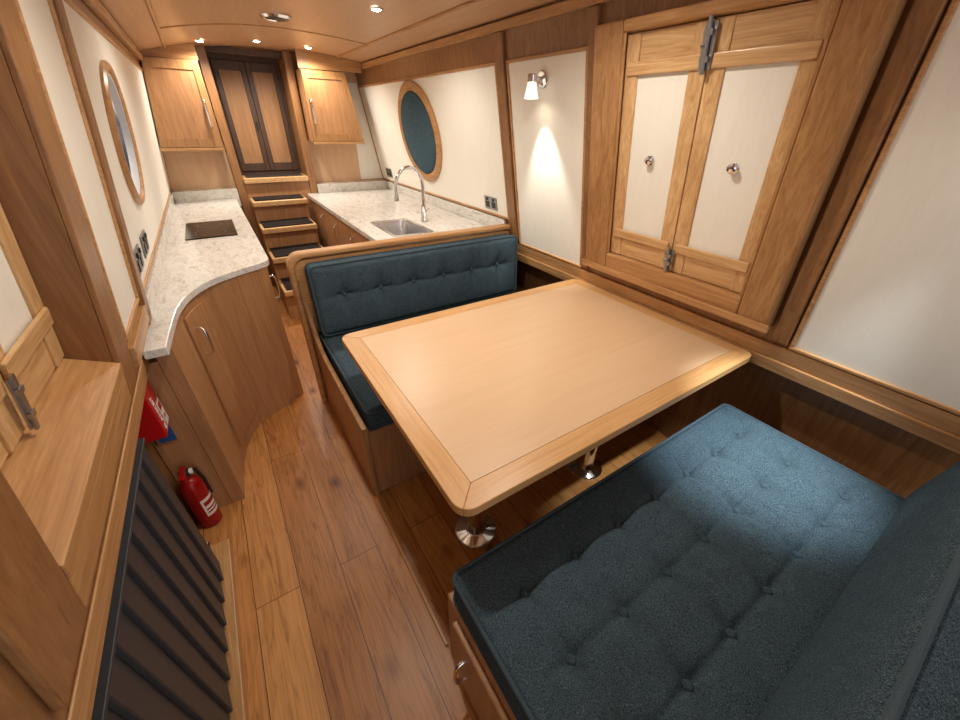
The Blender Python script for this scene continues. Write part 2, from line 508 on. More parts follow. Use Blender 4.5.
# ------------------------------------------------------------------ windows
def window(name, F, side, yo0, yo1, y0, y1, z0, z1, label):
    root = struct_root(name, F(0, (y0 + y1) / 2, z0), label, 'window')
    zb, zt = z0 - .10, 1.82
    fd = .060 if side == 'R' else .012
    bv = .008 if side == 'R' else .003
    off = 0.0 if side == 'R' else -.106
    for bx in ((yo0, y0, zb, zt), (y1, yo1, zb, zt)):
        MB(F).box(0, fd, *bx).build('window_frame', oak_z if side == 'R' else wall_oak, root, bevel=bv)
    for bx in ((y0, y1, z1, zt), (y0, y1, zb, z0 - (.03 if side == 'L' else 0))):
        MB(F).box(0, fd, *bx).build('window_frame', oak_y, root, bevel=bv)
    if side == 'L':
        s = MB(F)
        P = [(off, z0 - .028), (.014, z0 - .028), (.014, z0), (off + .02, z0 + .045), (off, z0 + .045)]
        s.prism(P, 'y', y0 + .001, y1 - .001)
        s.build('window_sill', oak_y, root, bevel=0.002)
        z0 = z0 + .046
    else:
        MB(F).box(fd, fd + .016, yo0 - .01, yo1 + .01, zb, zb + .03).build('window_sill', oak_y, root, bevel=0.003)
        for bx in ((y0, y0 + .012, z0, z1), (y1 - .012, y1, z0, z1)):
            MB(F).box(.046, .054, *bx).build('frame_bead', oak_z, root, bevel=0.003)
    ym = (y0 + y1) / 2
    G = lambda n, y, z: F(n + off, y, z)
    for k, (a, c) in enumerate(((y0 + .003, ym - .002), (ym + .002, y1 - .003))):
        w = .058
        sh = MB(G).box(.003, .0245, a, c, z0 + .003, z1 - .003)
        sh = sh.build('shutter', shut_oak, root, bevel=0.003)
        for (za, zb2) in ((z0 + .003, z0 + .10), (z1 - .10, z1 - .003)):
            MB(G).box(.0245, .0275, a + w, c - w, za, zb2).build('shutter_rail', shut_oak_y, sh, bevel=0.001)
        for (ya, yb) in ((a, a + w), (c - w, c)):
            MB(G).box(.0245, .0325, ya, yb, z0 + .003, z1 - .003).build('shutter_stile', shut_oak, sh, bevel=0.002)
        MB(G).box(.0245, .026, a + w, c - w, z0 + .10, z1 - .10).build('cream_panel', cream, sh)
        for zz in (z0 + .085, z1 - .125):
            MB(G).box(.0325, .042, a + .014, c - .014, zz, zz + .04).build('batten', shut_oak_y, sh, bevel=0.006)
        yc, zk = (a + c) / 2, (z0 + z1) / 2 + .01
        MB(G).lathe([(0.017, 0.026), (0.017, .029), (.007, .031), (.007, .038), (.014, .041), (.016, .046), (.012, .051), (0, .053)], (0, yc, zk), (1, 0, 0), 20).build('knob', chrome, sh, smooth=True)
    for (za, zb2) in ((z1 - .14, z1), (z0 + .002, z0 + .11)):
        m = MB(G)
        if side == 'R':
            m.box(.0425, .047, ym - .020, ym + .020, za + .012, zb2 - .012)
            m.tube([(.056, ym, za), (.056, ym, zb2)], .007, 10)
            m.box(.047, .060, ym - .014, ym + .014, za + .03, za + .045).box(.047, .060, ym - .014, ym + .014, zb2 - .045, zb2 - .03)
            m.tube([(.056, ym, (za + zb2) / 2), (.068, ym + .010, (za + zb2) / 2)], .0045, 8)
        else:
            m.box(.0425, .046, ym - .011, ym + .011, za + .006, zb2 - .006)
            m.box(.046, .051, ym - .005, ym + .005, za, zb2)
            m.box(.046, .053, ym - .009, ym + .009, za + .025, za + .035).box(.046, .053, ym - .009, ym + .009, zb2 - .035, zb2 - .025)
        m.build('bolt', steel, root)
    return root
cutter = MB(LM).box(-.108, .2, .53, 1.12, .956, 1.75).build('cutter', oak_y)
cut(wl, cutter)
bpy.data.objects.remove(cutter)
window('window_1', LM, 'L', 0.40, 1.245, 0.53, 1.12, 0.985, 1.75, 'recessed shuttered window in the left wall with a sloping oak sill')
window('window_2', RM, 'R', 0.44, 1.335, 0.55, 1.20, 0.97, 1.785, 'shuttered window in the right wall above the table')

# portholes
def port_root(name, F, y, z, label):
    return struct_root(name, F(0, y, z), label, 'porthole')
p3 = port_root('window_3', RM, 3.2, 1.41, 'round porthole in the right wall plugged with a blue pad')
MB(RM).ring([(.345, .006), (.345, .022), (.325, .034), (.30, .034), (.285, .024), (.285, .006)], (0, 3.2, 1.41), (1, 0, 0), 64).build('porthole_ring', oak_y, p3, smooth=True)
bung = thing('porthole_bung', 'round blue fabric pad plugging the right wall porthole', 'cushion', RM(0.006, 3.2, 1.41))
MB(RM).lathe([(.284, .008), (.284, .022), (.26, .032), (.15, .037), (0, .038)], (0, 3.2, 1.41), (1, 0, 0), 56).build('pad', tweed_port, bung, smooth=True)
MB(RM).tube([(.026, 3.2 + .275 * math.cos(a * PI / 24), 1.41 + .275 * math.sin(a * PI / 24)) for a in range(48)], .006, 8, True).build('piping', tweed_port, bung, smooth=True)

PR = .212
cutter = MB(LM).lathe([(PR, -.5), (PR, .2)], (0, 2.24, 1.42), (1, 0, 0), 56).build('cutter', oak_y)
cut(wl, cutter); cut(plp, cutter)
bpy.data.objects.remove(cutter)
p4 = port_root('window_4', LM, 2.24, 1.42, 'round glazed porthole in the left wall above the worktop')
MB(LM).ring([(PR + .036, .006), (PR + .036, .016), (PR + .028, .024), (PR + .010, .024), (PR + .002, .016), (PR + .002, .006)], (0, 2.24, 1.42), (1, 0, 0), 64).build('porthole_ring', oak_y, p4, smooth=True)
MB(LM).ring([(PR - .0005, .014), (PR - .0005, -.15), (PR - .006, -.15), (PR - .006, .014)], (0, 2.24, 1.42), (1, 0, 0), 56).build('liner', liner_white, p4, smooth=True)
MB(LM).ring([(PR - .0065, -.022), (PR - .0065, -.010), (PR - .020, -.010), (PR - .020, -.022)], (0, 2.24, 1.42), (1, 0, 0), 56).build('glazing_rim', chrome, p4, smooth=True)
MB(LM).lathe([(PR - .0065, -.032), (PR - .0065, -.025)], (0, 2.24, 1.42), (1, 0, 0), 56).build('glass', pglass, p4)

# ------------------------------------------------------------------ cushions
def cushion(root, M, hx, hy, hz, r, btns, depth, crown, N=88, part='cover', crease=.30, sig=.05, pipe=.0055):
    bm = bmesh.new()
    bmesh.ops.create_cube(bm, size=2.0)
    bmesh.ops.subdivide_edges(bm, edges=bm.edges[:], cuts=N, use_grid_fill=True)
    h = Vector((hx, hy, hz))
    xs = sorted(set(b[0] for b in btns)); ys = sorted(set(b[1] for b in btns))
    def height(x, y):
        ex = max(0, 1 - (abs(x) / hx) ** 6); ey = max(0, 1 - (abs(y) / hy) ** 6)
        dz = crown * ex * ey
        if btns:
            d2, bx, by = min(((x - bx) ** 2 + (y - by) ** 2, bx, by) for bx, by in btns)
            dm = math.sqrt(d2)
            th = math.atan2(y - by, x - bx)
            g = math.exp(-((dm / sig) ** 1.15))
            dz -= depth * g
            dz -= depth * .22 * (0.5 + 0.5 * math.cos(4 * th)) * math.exp(-((dm / (sig * 2.2)) ** 2)) * min(1, dm / .02)
            cr = max([math.exp(-((x - a) / .011) ** 2) for a in xs] + [math.exp(-((y - a) / .011) ** 2) for a in ys])
            dz -= depth * crease * cr * ex * ey
        return dz
    for v in bm.verts:
        p = v.co
        q = Vector([(0.55 * math.sin(p[i] * PI / 2) + 0.45 * p[i]) * h[i] for i in range(3)])
        inn = Vector([max(-(h[i] - r), min(h[i] - r, q[i])) for i in range(3)])
        d = q - inn
        if d.length > 1e-7:
            q = inn + d.normalized() * r if (abs(abs(q.x) - hx) < 1e-6 or abs(abs(q.y) - hy) < 1e-6 or abs(abs(q.z) - hz) < 1e-6) else q
        t = max(0.0, q.z / hz)
        w = t * t * (3 - 2 * t)
        q.z += w * height(q.x, q.y)
        v.co = q
    for v in bm.verts: v.co = M @ v.co
    mb = MB(); mb.bm.free(); mb.bm = bm
    ob = mb.build(part, tweed, root, smooth=True)
    if btns:
        Rm = M.to_3x3()
        base = None
        for (bx, by) in btns:
            wpos = M @ Vector((bx, by, hz + height(bx, by) + .006))
            if base is None:
                m = MB().lathe([(.011, -.006), (.0125, 0), (.011, .0035), (.006, .006), (0, .0068)], (0, 0, 0), tuple(Rm @ Vector((0, 0, 1))), 16)
                for v in m.bm.verts: v.co += ORG[root.name]
                base = m.build('button', tweed, root, smooth=True)
                base.location = wpos - ORG[root.name]
            else:
                c = base.copy(); COL.objects.link(c)
                c.location = wpos - ORG[root.name]
    for zz in ((hz - r * .35), -(hz - r * .35)):
        pts = []
        rr = r * 1.0
        for (cx, cy, a0) in ((hx - rr, hy - rr, 0), (-(hx - rr), hy - rr, 90), (-(hx - rr), -(hy - rr), 180), (hx - rr, -(hy - rr), 270)):
            for k in range(7):
                a = math.radians(a0 + 15 * k)
                pts.append(M @ Vector((cx + rr * math.cos(a) * .93, cy + rr * math.sin(a) * .93, zz)))
        MB().tube(pts, pipe, 8, True).build('piping', pipe_mat, root, smooth=True)
    return ob

def seat_M(cx, cy, cz): return Matrix.Translation((cx, cy, cz))
CR = 'blue tweed dinette cushions'
r_ = thing('seat_cushion', 'large blue tweed seat cushion with buttons on the near bench', 'cushion', (.92, .17, .385), CR)
bt = [(-.54 + .18 * k, dy) for k in range(7) for dy in (.17, .0, -.17)]
cushion(r_, seat_M(.918, .165, .443), .683, .303, .058, .024, bt, .027, .008, 175, 'cover', .22, .028)
r_ = thing('back_cushion', 'smooth blue tweed backrest cushion at the near right corner of the picture', 'cushion', (.92, -.19, .5), CR)
ang = math.radians(90 - 8)
Mb = Matrix.Translation((.918, -.188, .680)) @ Matrix.Rotation(math.radians(180), 4, 'Z') @ Matrix.Rotation(ang, 4, 'X')
cushion(r_, Mb, .683, .172, .055, .026, [], .0, .010, 60, 'cover', .3, .05, .0075)
r_ = thing('seat_cushion', 'blue tweed seat cushion on the far bench, half under the table', 'cushion', (.92, 1.6, .385), CR)
cushion(r_, seat_M(.926, 1.635, .436), .662, .415, .051, .026, [(-.5 + .2 * k, dy) for k in range(6) for dy in (.12, -.12)], .024, .008)
r_ = thing('back_cushion', 'blue tweed buttoned backrest cushion against the far bench back', 'cushion', (.92, 1.98, .505), CR)
Mb = Matrix.Translation((.925, 1.985, .690)) @ Matrix.Rotation(math.radians(90 - 4), 4, 'X')
cushion(r_, Mb, .655, .190, .052, .032, [(-.5 + .2 * k, .02) for k in range(6)], .042, .018, 120, 'cover', .10, .05)

# ------------------------------------------------------------------ benches
def handle(mb, p0, p1, out, r=.0055):
    p0 = Vector(p0); p1 = Vector(p1); out = Vector(out)
    pts = [p0, p0 + out * .55, p0.lerp(p1, .06) + out * .85, p0.lerp(p1, .2) + out, p0.lerp(p1, .5) + out * 1.08, p0.lerp(p1, .8) + out, p0.lerp(p1, .94) + out * .85, p1 + out * .55, p1]
    mb.tube(pts, r, 10)
    return mb
def rounded_back(x0, x1, z1, r, e=0.0):
    p = [(x1, 0), (x1, z1 - e)]
    for k in range(9):
        a = math.radians(90 + 90 * k / 8)
        p.append((x0 + e + r + (r) * math.cos(a), z1 - e - r + r * math.sin(a)))
    p.append((x0 + e, 0))
    return p
b1 = thing('dinette_bench', 'far oak dinette bench backing onto the galley', 'bench', (.9, 1.65, 0), 'dinette benches')
MB().box(.252, 1.60, 1.215, 2.05, 0, .384).build('base', cab_wood, b1, bevel=0.006)
MB().prism([(1.205, 0), (2.057, 0), (2.057, .66), (2.03, .58), (1.98, .50), (1.90, .45), (1.80, .432), (1.205, .425)], 'x', .228, .251).build('end_panel', oak_z, b1, bevel=0.004)
MB().prism(rounded_back(.212, 1.59, .905, .05, .012), 'y', 2.058, 2.092).build('backboard', oak_x, b1, bevel=0.003)
outer = rounded_back(.195, 1.59, .93, .065); inner = rounded_back(.195, 1.59, .93, .065, .028)
cap = MB()
A = outer[1:]; B = inner[1:]
fa = []
for yv in (2.04, 2.11):
    fa.append(([cap.v((p[0], yv, p[1])) for p in A], [cap.v((p[0], yv, p[1])) for p in B]))
(o0, i0), (o1, i1) = fa
for k in range(len(A) - 1):
    cap.face([o0[k], o0[k + 1], i0[k + 1], i0[k]]); cap.face([o1[k], i1[k], i1[k + 1], o1[k + 1]])
    cap.face([o0[k], o1[k], o1[k + 1], o0[k + 1]]); cap.face([i0[k], i0[k + 1], i1[k + 1], i1[k]])
cap.face([o0[0], i0[0], i1[0], o1[0]]); cap.face([o0[-1], o1[-1], i1[-1], i0[-1]])
cap.build('capping_rail', oak_x, b1, bevel=0.012, seg=3)

b2 = thing('dinette_bench', 'near oak dinette bench with a handled locker door', 'bench', (.9, .1, 0), 'dinette benches')
MB().box(.229, 1.60, -.27, .482, 0, .384).build('base', cab_wood, b2, bevel=0.006)
MB().box(.22, 1.59, -.312, -.276, 0, .90).build('backboard', oak_x, b2, bevel=0.004)
ld = MB().box(.212, .2285, -.2, .425, .05, .345).build('locker_door', cab_wood, b2, bevel=0.005)
h = handle(MB(), (.212, .36, .13), (.212, .36, .25), (-.028, 0, 0)).build('handle', chrome, ld, smooth=True)

# ------------------------------------------------------------------ table
tb = thing('dining_table', 'large oak lipped dinette table on two chrome pedestals', 'table', (.94, .94, 0))
tx0, tx1, ty0, ty1 = .260, 1.617, .45, 1.437
bw = .068
zt0 = .722
MB().box(tx0 + bw, tx1 - bw, ty0 + bw, ty1 - bw, zt0 + .002, .7503).build('tabletop', veneer, tb)
CRN = .045
def rc(cx, cy, a0, r=CRN):
    return [(cx + r * math.cos(math.radians(a0 + 90 * k / 6)), cy + r * math.sin(math.radians(a0 + 90 * k / 6))) for k in range(7)]
c1 = rc(tx0 + CRN, ty0 + CRN, 180); c2 = rc(tx1 - CRN, ty0 + CRN, 270); c3 = rc(tx1 - CRN, ty1 - CRN, 0); c4 = rc(tx0 + CRN, ty1 - CRN, 90)
i1_, i2_, i3_, i4_ = (tx0 + bw, ty0 + bw), (tx1 - bw, ty0 + bw), (tx1 - bw, ty1 - bw), (tx0 + bw, ty1 - bw)
for p, mt in ((c1[3:] + c2[:4] + [i2_, i1_], lip_oak), (c3[3:] + c4[:4] + [i4_, i3_], lip_oak), (c2[3:] + c3[:4] + [i3_, i2_], lip_oak_y), (c4[3:] + c1[:4] + [i1_, i4_], lip_oak_y)):
    MB().prism(p, 'z', zt0, .75).build('edge_band', mt, tb, bevel=0.0025)
for px in (.54, 1.21):
    leg = MB().cyl((px, .81, .02), (px, .81, .71), .042, None, 32).build('pedestal', chrome, tb, smooth=True)
    MB().lathe([(.090, 0), (.090, .008), (.084, .014), (.046, .020), (.044, .022)], (px, .81, 0), (0, 0, 1), 36).build('flange', chrome, leg, smooth=True)
    MB().lathe([(.046, .68), (.05, .70), (.085, .714), (.085, .721)], (px, .81, 0), (0, 0, 1), 36).build('top_plate', chrome, leg, smooth=True)

# ------------------------------------------------------------------ left galley
ctrl = [(-.275, 1.41), (-.266, 1.58), (-.250, 1.76), (-.205, 1.92), (-.125, 2.04), (-.02, 2.12), (.075, 2.175), (.122, 2.215), (.135, 2.27)]
def catmull(P, n=6):
    out = []
    for i in range(len(P) - 1):
        p0 = Vector(P[max(i - 1, 0)]); p1 = Vector(P[i]); p2 = Vector(P[i + 1]); p3 = Vector(P[min(i + 2, len(P) - 1)])
        for k in range(n):
            t = k / n
            q = .5 * ((2 * p1) + (-p0 + p2) * t + (2 * p0 - 5 * p1 + 4 * p2 - p3) * t * t + (-p0 + 3 * p1 - 3 * p2 + p3) * t ** 3)
            out.append((q.x, q.y))
    out.append(P[-1])
    return out
CV = catmull(ctrl)
wt = thing('worktop', 'pale granite worktop with a sweeping curved end along the left wall', 'worktop', (-.1, 3, .84), 'galley worktops')
MB().prism([(-.338, 1.41)] + CV + [(.135, 4.295), (-.338, 4.295)], 'z', .841, .871).build('slab', gran, wt, bevel=0.003)
MB(LM).box(.007, .022, 1.67, 4.295, .872, .950).build('upstand', gran, wt, bevel=0.002)

cs = [(x - .014, y + .014) for x, y in CV if y < 2.24]
cs = [p for p in cs if p[1] > 1.53]
flat0 = (-.155, 2.045)
cs2 = [p for p in cs if p[1] < 2.03] + [flat0, (.113, 2.215)]
cc = thing('curved_cabinet', 'oak veneered galley cabinet with a concave curved front, left of the aisle', 'cabinet', (-.1, 1.9, 0))
MB().prism([(-.335, 1.52), (cs2[0][0], 1.52)] + cs2 + [(.112, 2.262), (-.335, 2.262)], 'z', 0, .84).build('body', cab_wood, cc, smooth=False)
MB().box(XLOW + .003, -.337, 1.52, 2.26, 0, .775).build('side_panel', cab_wood, cc)
seg = [p for p in cs if 1.79 < p[1] < 2.02]
def offs(seg, d):
    out = []
    for i, p in enumerate(seg):
        a = Vector(seg[max(i - 1, 0)]); c = Vector(seg[min(i + 1, len(seg) - 1)])
        t = (c - a).normalized()
        n = Vector((t.y, -t.x))
        out.append((p[0] + n.x * d, p[1] + n.y * d))
    return out
cd = MB().prism(offs(seg, .0005) + offs(seg, .012)[::-1], 'z', .09, .80).build('curved_door', cab_wood, cc, bevel=0.003)
hp = Vector(offs(seg, .012)[2] + (0,)); hn = Vector((.83, -.55, 0))
handle(MB(), hp + Vector((0, 0, .60)), hp + Vector((0, 0, .73)), hn * .03).build('handle', chrome, cd, smooth=True)

lc = None
ys = [2.268, 2.775, 3.282, 3.789, 4.294]
labs = ['oak galley cabinet next to the curved cabinet', 'second oak galley cabinet from the curved cabinet, under the hob', 'third oak galley cabinet from the curved cabinet', 'oak galley cabinet on the left nearest the end wall']
for i in range(4):
    if lc is None:
        lc = thing('base_cabinet', labs[0], 'cabinet', (-.1, ys[0], 0), 'left galley cabinets')
        w = ys[1] - ys[0] - .004
        MB().box(-.333, .098, ys[0], ys[0] + w, .08, .84).build('body', cab_wood, lc)
        MB().box(-.333, .06, ys[0], ys[0] + w, 0, .08).build('plinth', dark_wood, lc)
        dr = MB().box(.0985, .116, ys[0] + .004, ys[0] + w - .004, .09, .83).build('door', cab_wood, lc, bevel=0.004)
        handle(MB(), (.116, ys[0] + .06, .62), (.116, ys[0] + .06, .75), (.03, 0, 0)).build('handle', chrome, dr, smooth=True)
    else:
        c = copy_tree(lc)
        c.location = (-.1, ys[i], 0)
        c['label'] = labs[i]

hb = thing('hob', 'black glass hob set on the left granite worktop', 'hob', (-.1, 3.08, .8715))
MB().box(-.235, .04, 2.84, 3.32, .8715, .879).build('glass', hob_glass, hb, bevel=0.002)
for (x, y, r) in ((-.10, 2.97, .085), (-.10, 3.19, .07)):
    MB().ring([(r, .8792), (r, .8796), (r - .003, .8796), (r - .003, .8792)], (x, y, 0), (0, 0, 1), 40).build('cooking_zone', hob_grey, hb)

# ------------------------------------------------------------------ wall cupboards
YF = 4.12
def cupboard(side):
    if side == 'L':
        fm = lambda u, y, z: (XL(z) + .012 + (.155 - XL(z) - .012) * u, y, z)
        root = thing('wall_cupboard', 'oak wall cupboard above the left worktop, handle on its right', 'cupboard', (-.05, 4.25, 1.29), 'galley wall cupboards')
        z0, z1 = 1.285, 1.852
        hu = .90
    else:
        fm = lambda u, y, z: (.875 + (XR(z) - .185 - .875) * u, y, z)
        root = thing('wall_cupboard', 'oak wall cupboard above the right worktop, handle on its left', 'cupboard', (1.15, 4.25, 1.32), 'galley wall cupboards')
        z0, z1 = 1.325, 1.855
        hu = .085
    MB(fm).box(0, 1, YF + .02, YE - .002, z0, z1).build('body', cab_wood, root)
    MB(fm).box(-.0, 1.0, YF - .004, YF + .02, z0 - .022, z0 - .001).build('light_rail', oak_x, root, bevel=0.003)
    w = .13
    dr = MB(fm).box(.01, .99, YF + .008, YF + .019, z0 + .004, z1 - .004).build('door', cab_wood, root)
    for bx in ((.01, w, z0 + .004, z1 - .004), (1 - w, .99, z0 + .004, z1 - .004), (w, 1 - w, z0 + .004, z0 + .062), (w, 1 - w, z1 - .062, z1 - .004)):
        MB(fm).box(bx[0], bx[1], YF, YF + .008, bx[2], bx[3]).build('door_rail', oak_z, dr, bevel=0.002)
    a = fm(hu, YF, z0 + .14); c = fm(hu, YF, z0 + .32)
    handle(MB(), a, c, (0, -.03, 0), .008).build('handle', chrome, dr, smooth=True)
cupboard('L'); cupboard('R')

# ------------------------------------------------------------------ right galley
wt2 = thing('worktop', 'pale granite worktop with the inset sink along the right wall', 'worktop', (1.2, 3, .84), 'galley worktops')
sx0, sx1, sy0, sy1 = .885, 1.155, 2.34, 2.80
m = MB()
m.box(.75, sx0, 2.115, 4.295, .841, .871).box(sx1, 1.60, 2.115, 4.295, .841, .871)
m.box(sx0, sx1, 2.115, sy0, .841, .871).box(sx0, sx1, sy1, 4.295, .841, .871)
m.build('slab', gran, wt2)
MB(RM).box(.007, .024, 2.115, 4.295, .872, .950).build('upstand', gran, wt2, bevel=0.002)
units = [(2.118, 2.95, 'oak sink cabinet behind the far bench back'), (2.954, 3.398, 'second oak cabinet of the right galley run, beside the sink cabinet'), (3.402, 3.846, 'third oak cabinet of the right galley run'), (3.85, 4.294, 'oak cabinet of the right galley run nearest the end wall')]
for (a, c, lab) in units:
    root = thing('base_cabinet', lab, 'cabinet', (1.2, (a + c) / 2, 0), 'right galley cabinets')
    m = MB()
    m.box(.787, 1.605, a, a + .016, .08, .84).box(.787, 1.605, c - .016, c, .08, .84)
    m.box(.787, 1.605, a + .016, c - .016, .08, .10).box(1.59, 1.605, a + .016, c - .016, .10, .84)
    m.build('body', cab_wood, root)
    MB().box(.82, 1.6, a, c, 0, .08).build('plinth', dark_wood, root)
    nd = 2 if c - a > .6 else 1
    for k in range(nd):
        y0 = a + (c - a) * k / nd + .003; y1 = a + (c - a) * (k + 1) / nd - .003
        dr = MB().box(.768, .786, y0, y1, .09, .832).build('door', cab_wood, root, bevel=0.004)
        handle(MB(), (.768, y1 - .06, .62), (.768, y1 - .06, .76), (-.03, 0, 0)).build('handle', chrome, dr, smooth=True)

def rrect(x0, x1, y0, y1, r, z, n=6):
    out = []
    for (cx, cy, a0) in ((x1 - r, y1 - r, 0), (x0 + r, y1 - r, 90), (x0 + r, y0 + r, 180), (x1 - r, y0 + r, 270)):
        for k in range(n + 1):
            a = math.radians(a0 + 90 * k / n)
            out.append((cx + r * math.cos(a), cy + r * math.sin(a), z))
    return out
sk = thing('sink', 'stainless steel sink bowl inset in the right worktop', 'sink', (1.02, 2.56, .70))
e = .003
loops = [rrect(sx0 - .012, sx1 + .012, sy0 - .012, sy1 + .012, .03, .8715), rrect(sx0 - .012, sx1 + .012, sy0 - .012, sy1 + .012, .03, .874),
         rrect(sx0 + e + .008, sx1 - e - .008, sy0 + e + .008, sy1 - e - .008, .04, .874), rrect(sx0 + .014, sx1 - .014, sy0 + .014, sy1 - .014, .045, .86),
         rrect(sx0 + .02, sx1 - .02, sy0 + .02, sy1 - .02, .05, .73), rrect(sx0 + .05, sx1 - .05, sy0 + .05, sy1 - .05, .05, .705)]
MB().loft(loops).build('bowl', sink_steel, sk, smooth=True)
MB().lathe([(.035, .706), (.035, .709), (.02, .711), (0, .711)], (1.02, 2.57, 0), (0, 0, 1), 24).build('drain', chrome, sk, smooth=True)

tp = thing('tap', 'tall chrome swan neck tap behind the sink', 'tap', (1.24, 2.64, .8715))
MB().lathe([(.028, .8715), (.028, .885), (.022, .892), (.022, .98), (.018, .985), (0, .986)], (1.24, 2.64, 0), (0, 0, 1), 24).build('body', chrome, tp, smooth=True)
pts = [(1.24, 2.64, .98), (1.24, 2.64, 1.05), (1.24, 2.64, 1.12)]
for k in range(1, 15):
    a = PI * k / 14
    pts.append((1.14 + .10 * math.cos(a), 2.64, 1.12 + .115 * math.sin(a)))
pts.append((1.037, 2.64, 1.08))
MB().tube(pts, .0125, 14).build('spout', chrome, tp, smooth=True)
MB().cyl((1.037, 2.64, 1.09), (1.034, 2.64, 1.03), .016, .018, 18).build('spray_head', chrome, tp, smooth=True)
MB().tube([(1.24, 2.64, .95), (1.24, 2.60, .955), (1.24, 2.55, .98)], .006, 10).build('lever', chrome, tp, smooth=True)

for (x0, x1, lab) in ((-.318, .165, 'granite ledge against the end wall left of the steps'), (.865, 1.595, 'granite ledge against the end wall right of the steps')):
    tag(MB().box(x0, x1, 4.30, 4.393, .80, .95).build('granite_ledge', gran, None, bevel=0.003, org='auto'), lab, 'ledge', 'granite ledges')

# ------------------------------------------------------------------ steps
st = thing('companionway_steps', 'oak steps with dark ribbed treads rising to the rear doors', 'steps', (.48, 3.9, 0))
zs = [.27, .48, .675, .865]
yf = [3.34, 3.60, 3.85, 4.06]
SX0, SX1 = .242, .706
for i in range(4):
    y1 = (yf[i + 1] + .08 if i < 3 else 4.298)
    tr = MB().box(SX0, SX1, yf[i], y1, zs[i] - .045, zs[i]).build('tread', shut_oak_y, st, bevel=0.008, seg=3)
    mm = MB()
    mm.box(SX0 + .025, SX1 - .025, yf[i] + .026, y1 - .006, zs[i], zs[i] + .003)
    yy = yf[i] + .028
    while yy < y1 - .016:
        mm.box(SX0 + .025, SX1 - .025, yy, yy + .013, zs[i] + .003, zs[i] + .012)
        yy += .025
    mm.build('tread_mat', mat_rub, tr)
    zb = 0 if i == 0 else zs[i - 1] + .013
    MB().box(SX0 + .020, SX1 - .020, yf[i] + .065, yf[i] + .078, zb, zs[i] - .045).build('riser', cab_wood, st)
for x in (SX0 + .001, SX1 - .019):
    pp = [(yf[0] + .06, 0), (yf[0] + .06, zs[0] - .045)]
    for i in range(1, 4):
        pp += [(yf[i] + .06, zs[i - 1] - .045), (yf[i] + .06, zs[i] - .045)]
    pp += [(4.298, zs[3] - .045), (4.298, 0)]
    MB().prism(pp, 'x', x, x + .018).build('stringer', oak_z, st)
ldo = MB().box(.237, .793, 4.285, 4.572, .985, 1.030).build('landing', shut_oak_y, st, bevel=0.006)
MB().box(.237, .793, 4.315, 4.33, 0, .985).build('riser', cab_wood, st)
MB().box(.27, .76, 4.33, 4.56, 1.030, 1.036).build('tread_mat', mat_rub, ldo)

# ------------------------------------------------------------------ radiator
rd = thing('radiator', 'tall charcoal radiator with broad overlapping vertical slats below the left window', 'radiator', (-.41, .6, .08))
m = MB()
pitch = .086
nsl = 14
yy0 = 1.188 - nsl * pitch
prof = []
for k in range(nsl):
    ya = yy0 + k * pitch
    prof += [(-.3860, ya), (-.3765, ya + .0012), (-.3750, ya + .0045), (-.3850, ya + pitch - .0012)]
m.prism([(-.412, yy0)] + prof + [(-.3860, 1.188), (-.412, 1.188)], 'z', .060, .700)
m.build('slatted_panel', rad_mat, rd)
MB().box(-.414, -.374, yy0, 1.189, .7005, .709).build('top_cap', rad_mat, rd, bevel=0.002)
for z in (.14, .62):
    MB().box(-.46, -.413, 0.03, 1.17, z, z + .035).build('manifold', rad_mat, rd, bevel=0.003)
MB().cyl((-.402, 1.189, .13), (-.402, 1.232, .13), .014).build('valve', chrome, rd, smooth=True)

# ------------------------------------------------------------------ fire kit
fb = thing('fire_blanket', 'red fire blanket box on the wall above the extinguisher', 'fire blanket', (-.43, 1.40, .50))
xf = -.380
MB().box(XLOW + .001, xf, 1.385, 1.500, .55, .735).build('case', red_mat, fb, bevel=0.004)
MB().box(xf, xf + .0008, 1.446, 1.495, .56, .655).build('label', white_mat, fb)
text_mb('BLANKET', .033, lambda x, y, z: (xf + .0006 + z, 1.424 - y, .632 + x)).build('lettering', white_mat, fb, recalc=False)
MB().box(xf + .0008, xf + .0012, 1.453, 1.488, .618, .646).build('label_print', red_mat, fb)
text_mb('FIRE', .018, lambda x, y, z: (xf + .0010 + z, 1.470 + x, .590 + y)).build('lettering', red_mat, fb, recalc=False)
for y in (1.41, 1.45):
    MB().box(-.43, -.426, y, y + .014, .51, .55).build('pull_tab', black_pl, fb)
tag(MB().box(-.445, -.395, 1.5145, 1.5185, .44, .51).build('safety_sign', blue_mat, None, org='auto'), 'small blue sign on the cabinet end behind the fire extinguisher', 'sign')

cx, cy = -.418, 1.468
fe = thing('fire_extinguisher', 'small red fire extinguisher standing on the floor beside the radiator', 'fire extinguisher', (cx, cy, 0))
S = .88
def fz(prof): return [(r * S, h * S) for r, h in prof]
MB().lathe(fz([(.040, 0), (.046, .006), (.047, .02), (.047, .25), (.044, .275), (.033, .298), (.018, .31), (.016, .33)]), (cx, cy, 0), (0, 0, 1), 32).build('cylinder', red_dark, fe, smooth=True)
def wrap(name, mat, rr, z0, z1, a0, a1):
    m = MB(); A = []
    for z in (z0, z1):
        A.append([m.v((cx + rr * S * math.cos(math.radians(a0 + (a1 - a0) * k / 14)), cy + rr * S * math.sin(math.radians(a0 + (a1 - a0) * k / 14)), z * S)) for k in range(15)])
    for k in range(14):
        m.face([A[0][k], A[0][k + 1], A[1][k + 1], A[1][k]])
    return m.build(name, mat, fe, smooth=True)
wrap('label', white_mat, .0475, .08, .19, -80, 20)
wrap('label_band', red_dark, .0480, .098, .108, -70, 10)
wrap('label_band', red_dark, .0480, .118, .128, -70, 0)
wrap('label_band', red_dark, .0480, .146, .172, -70, 10)
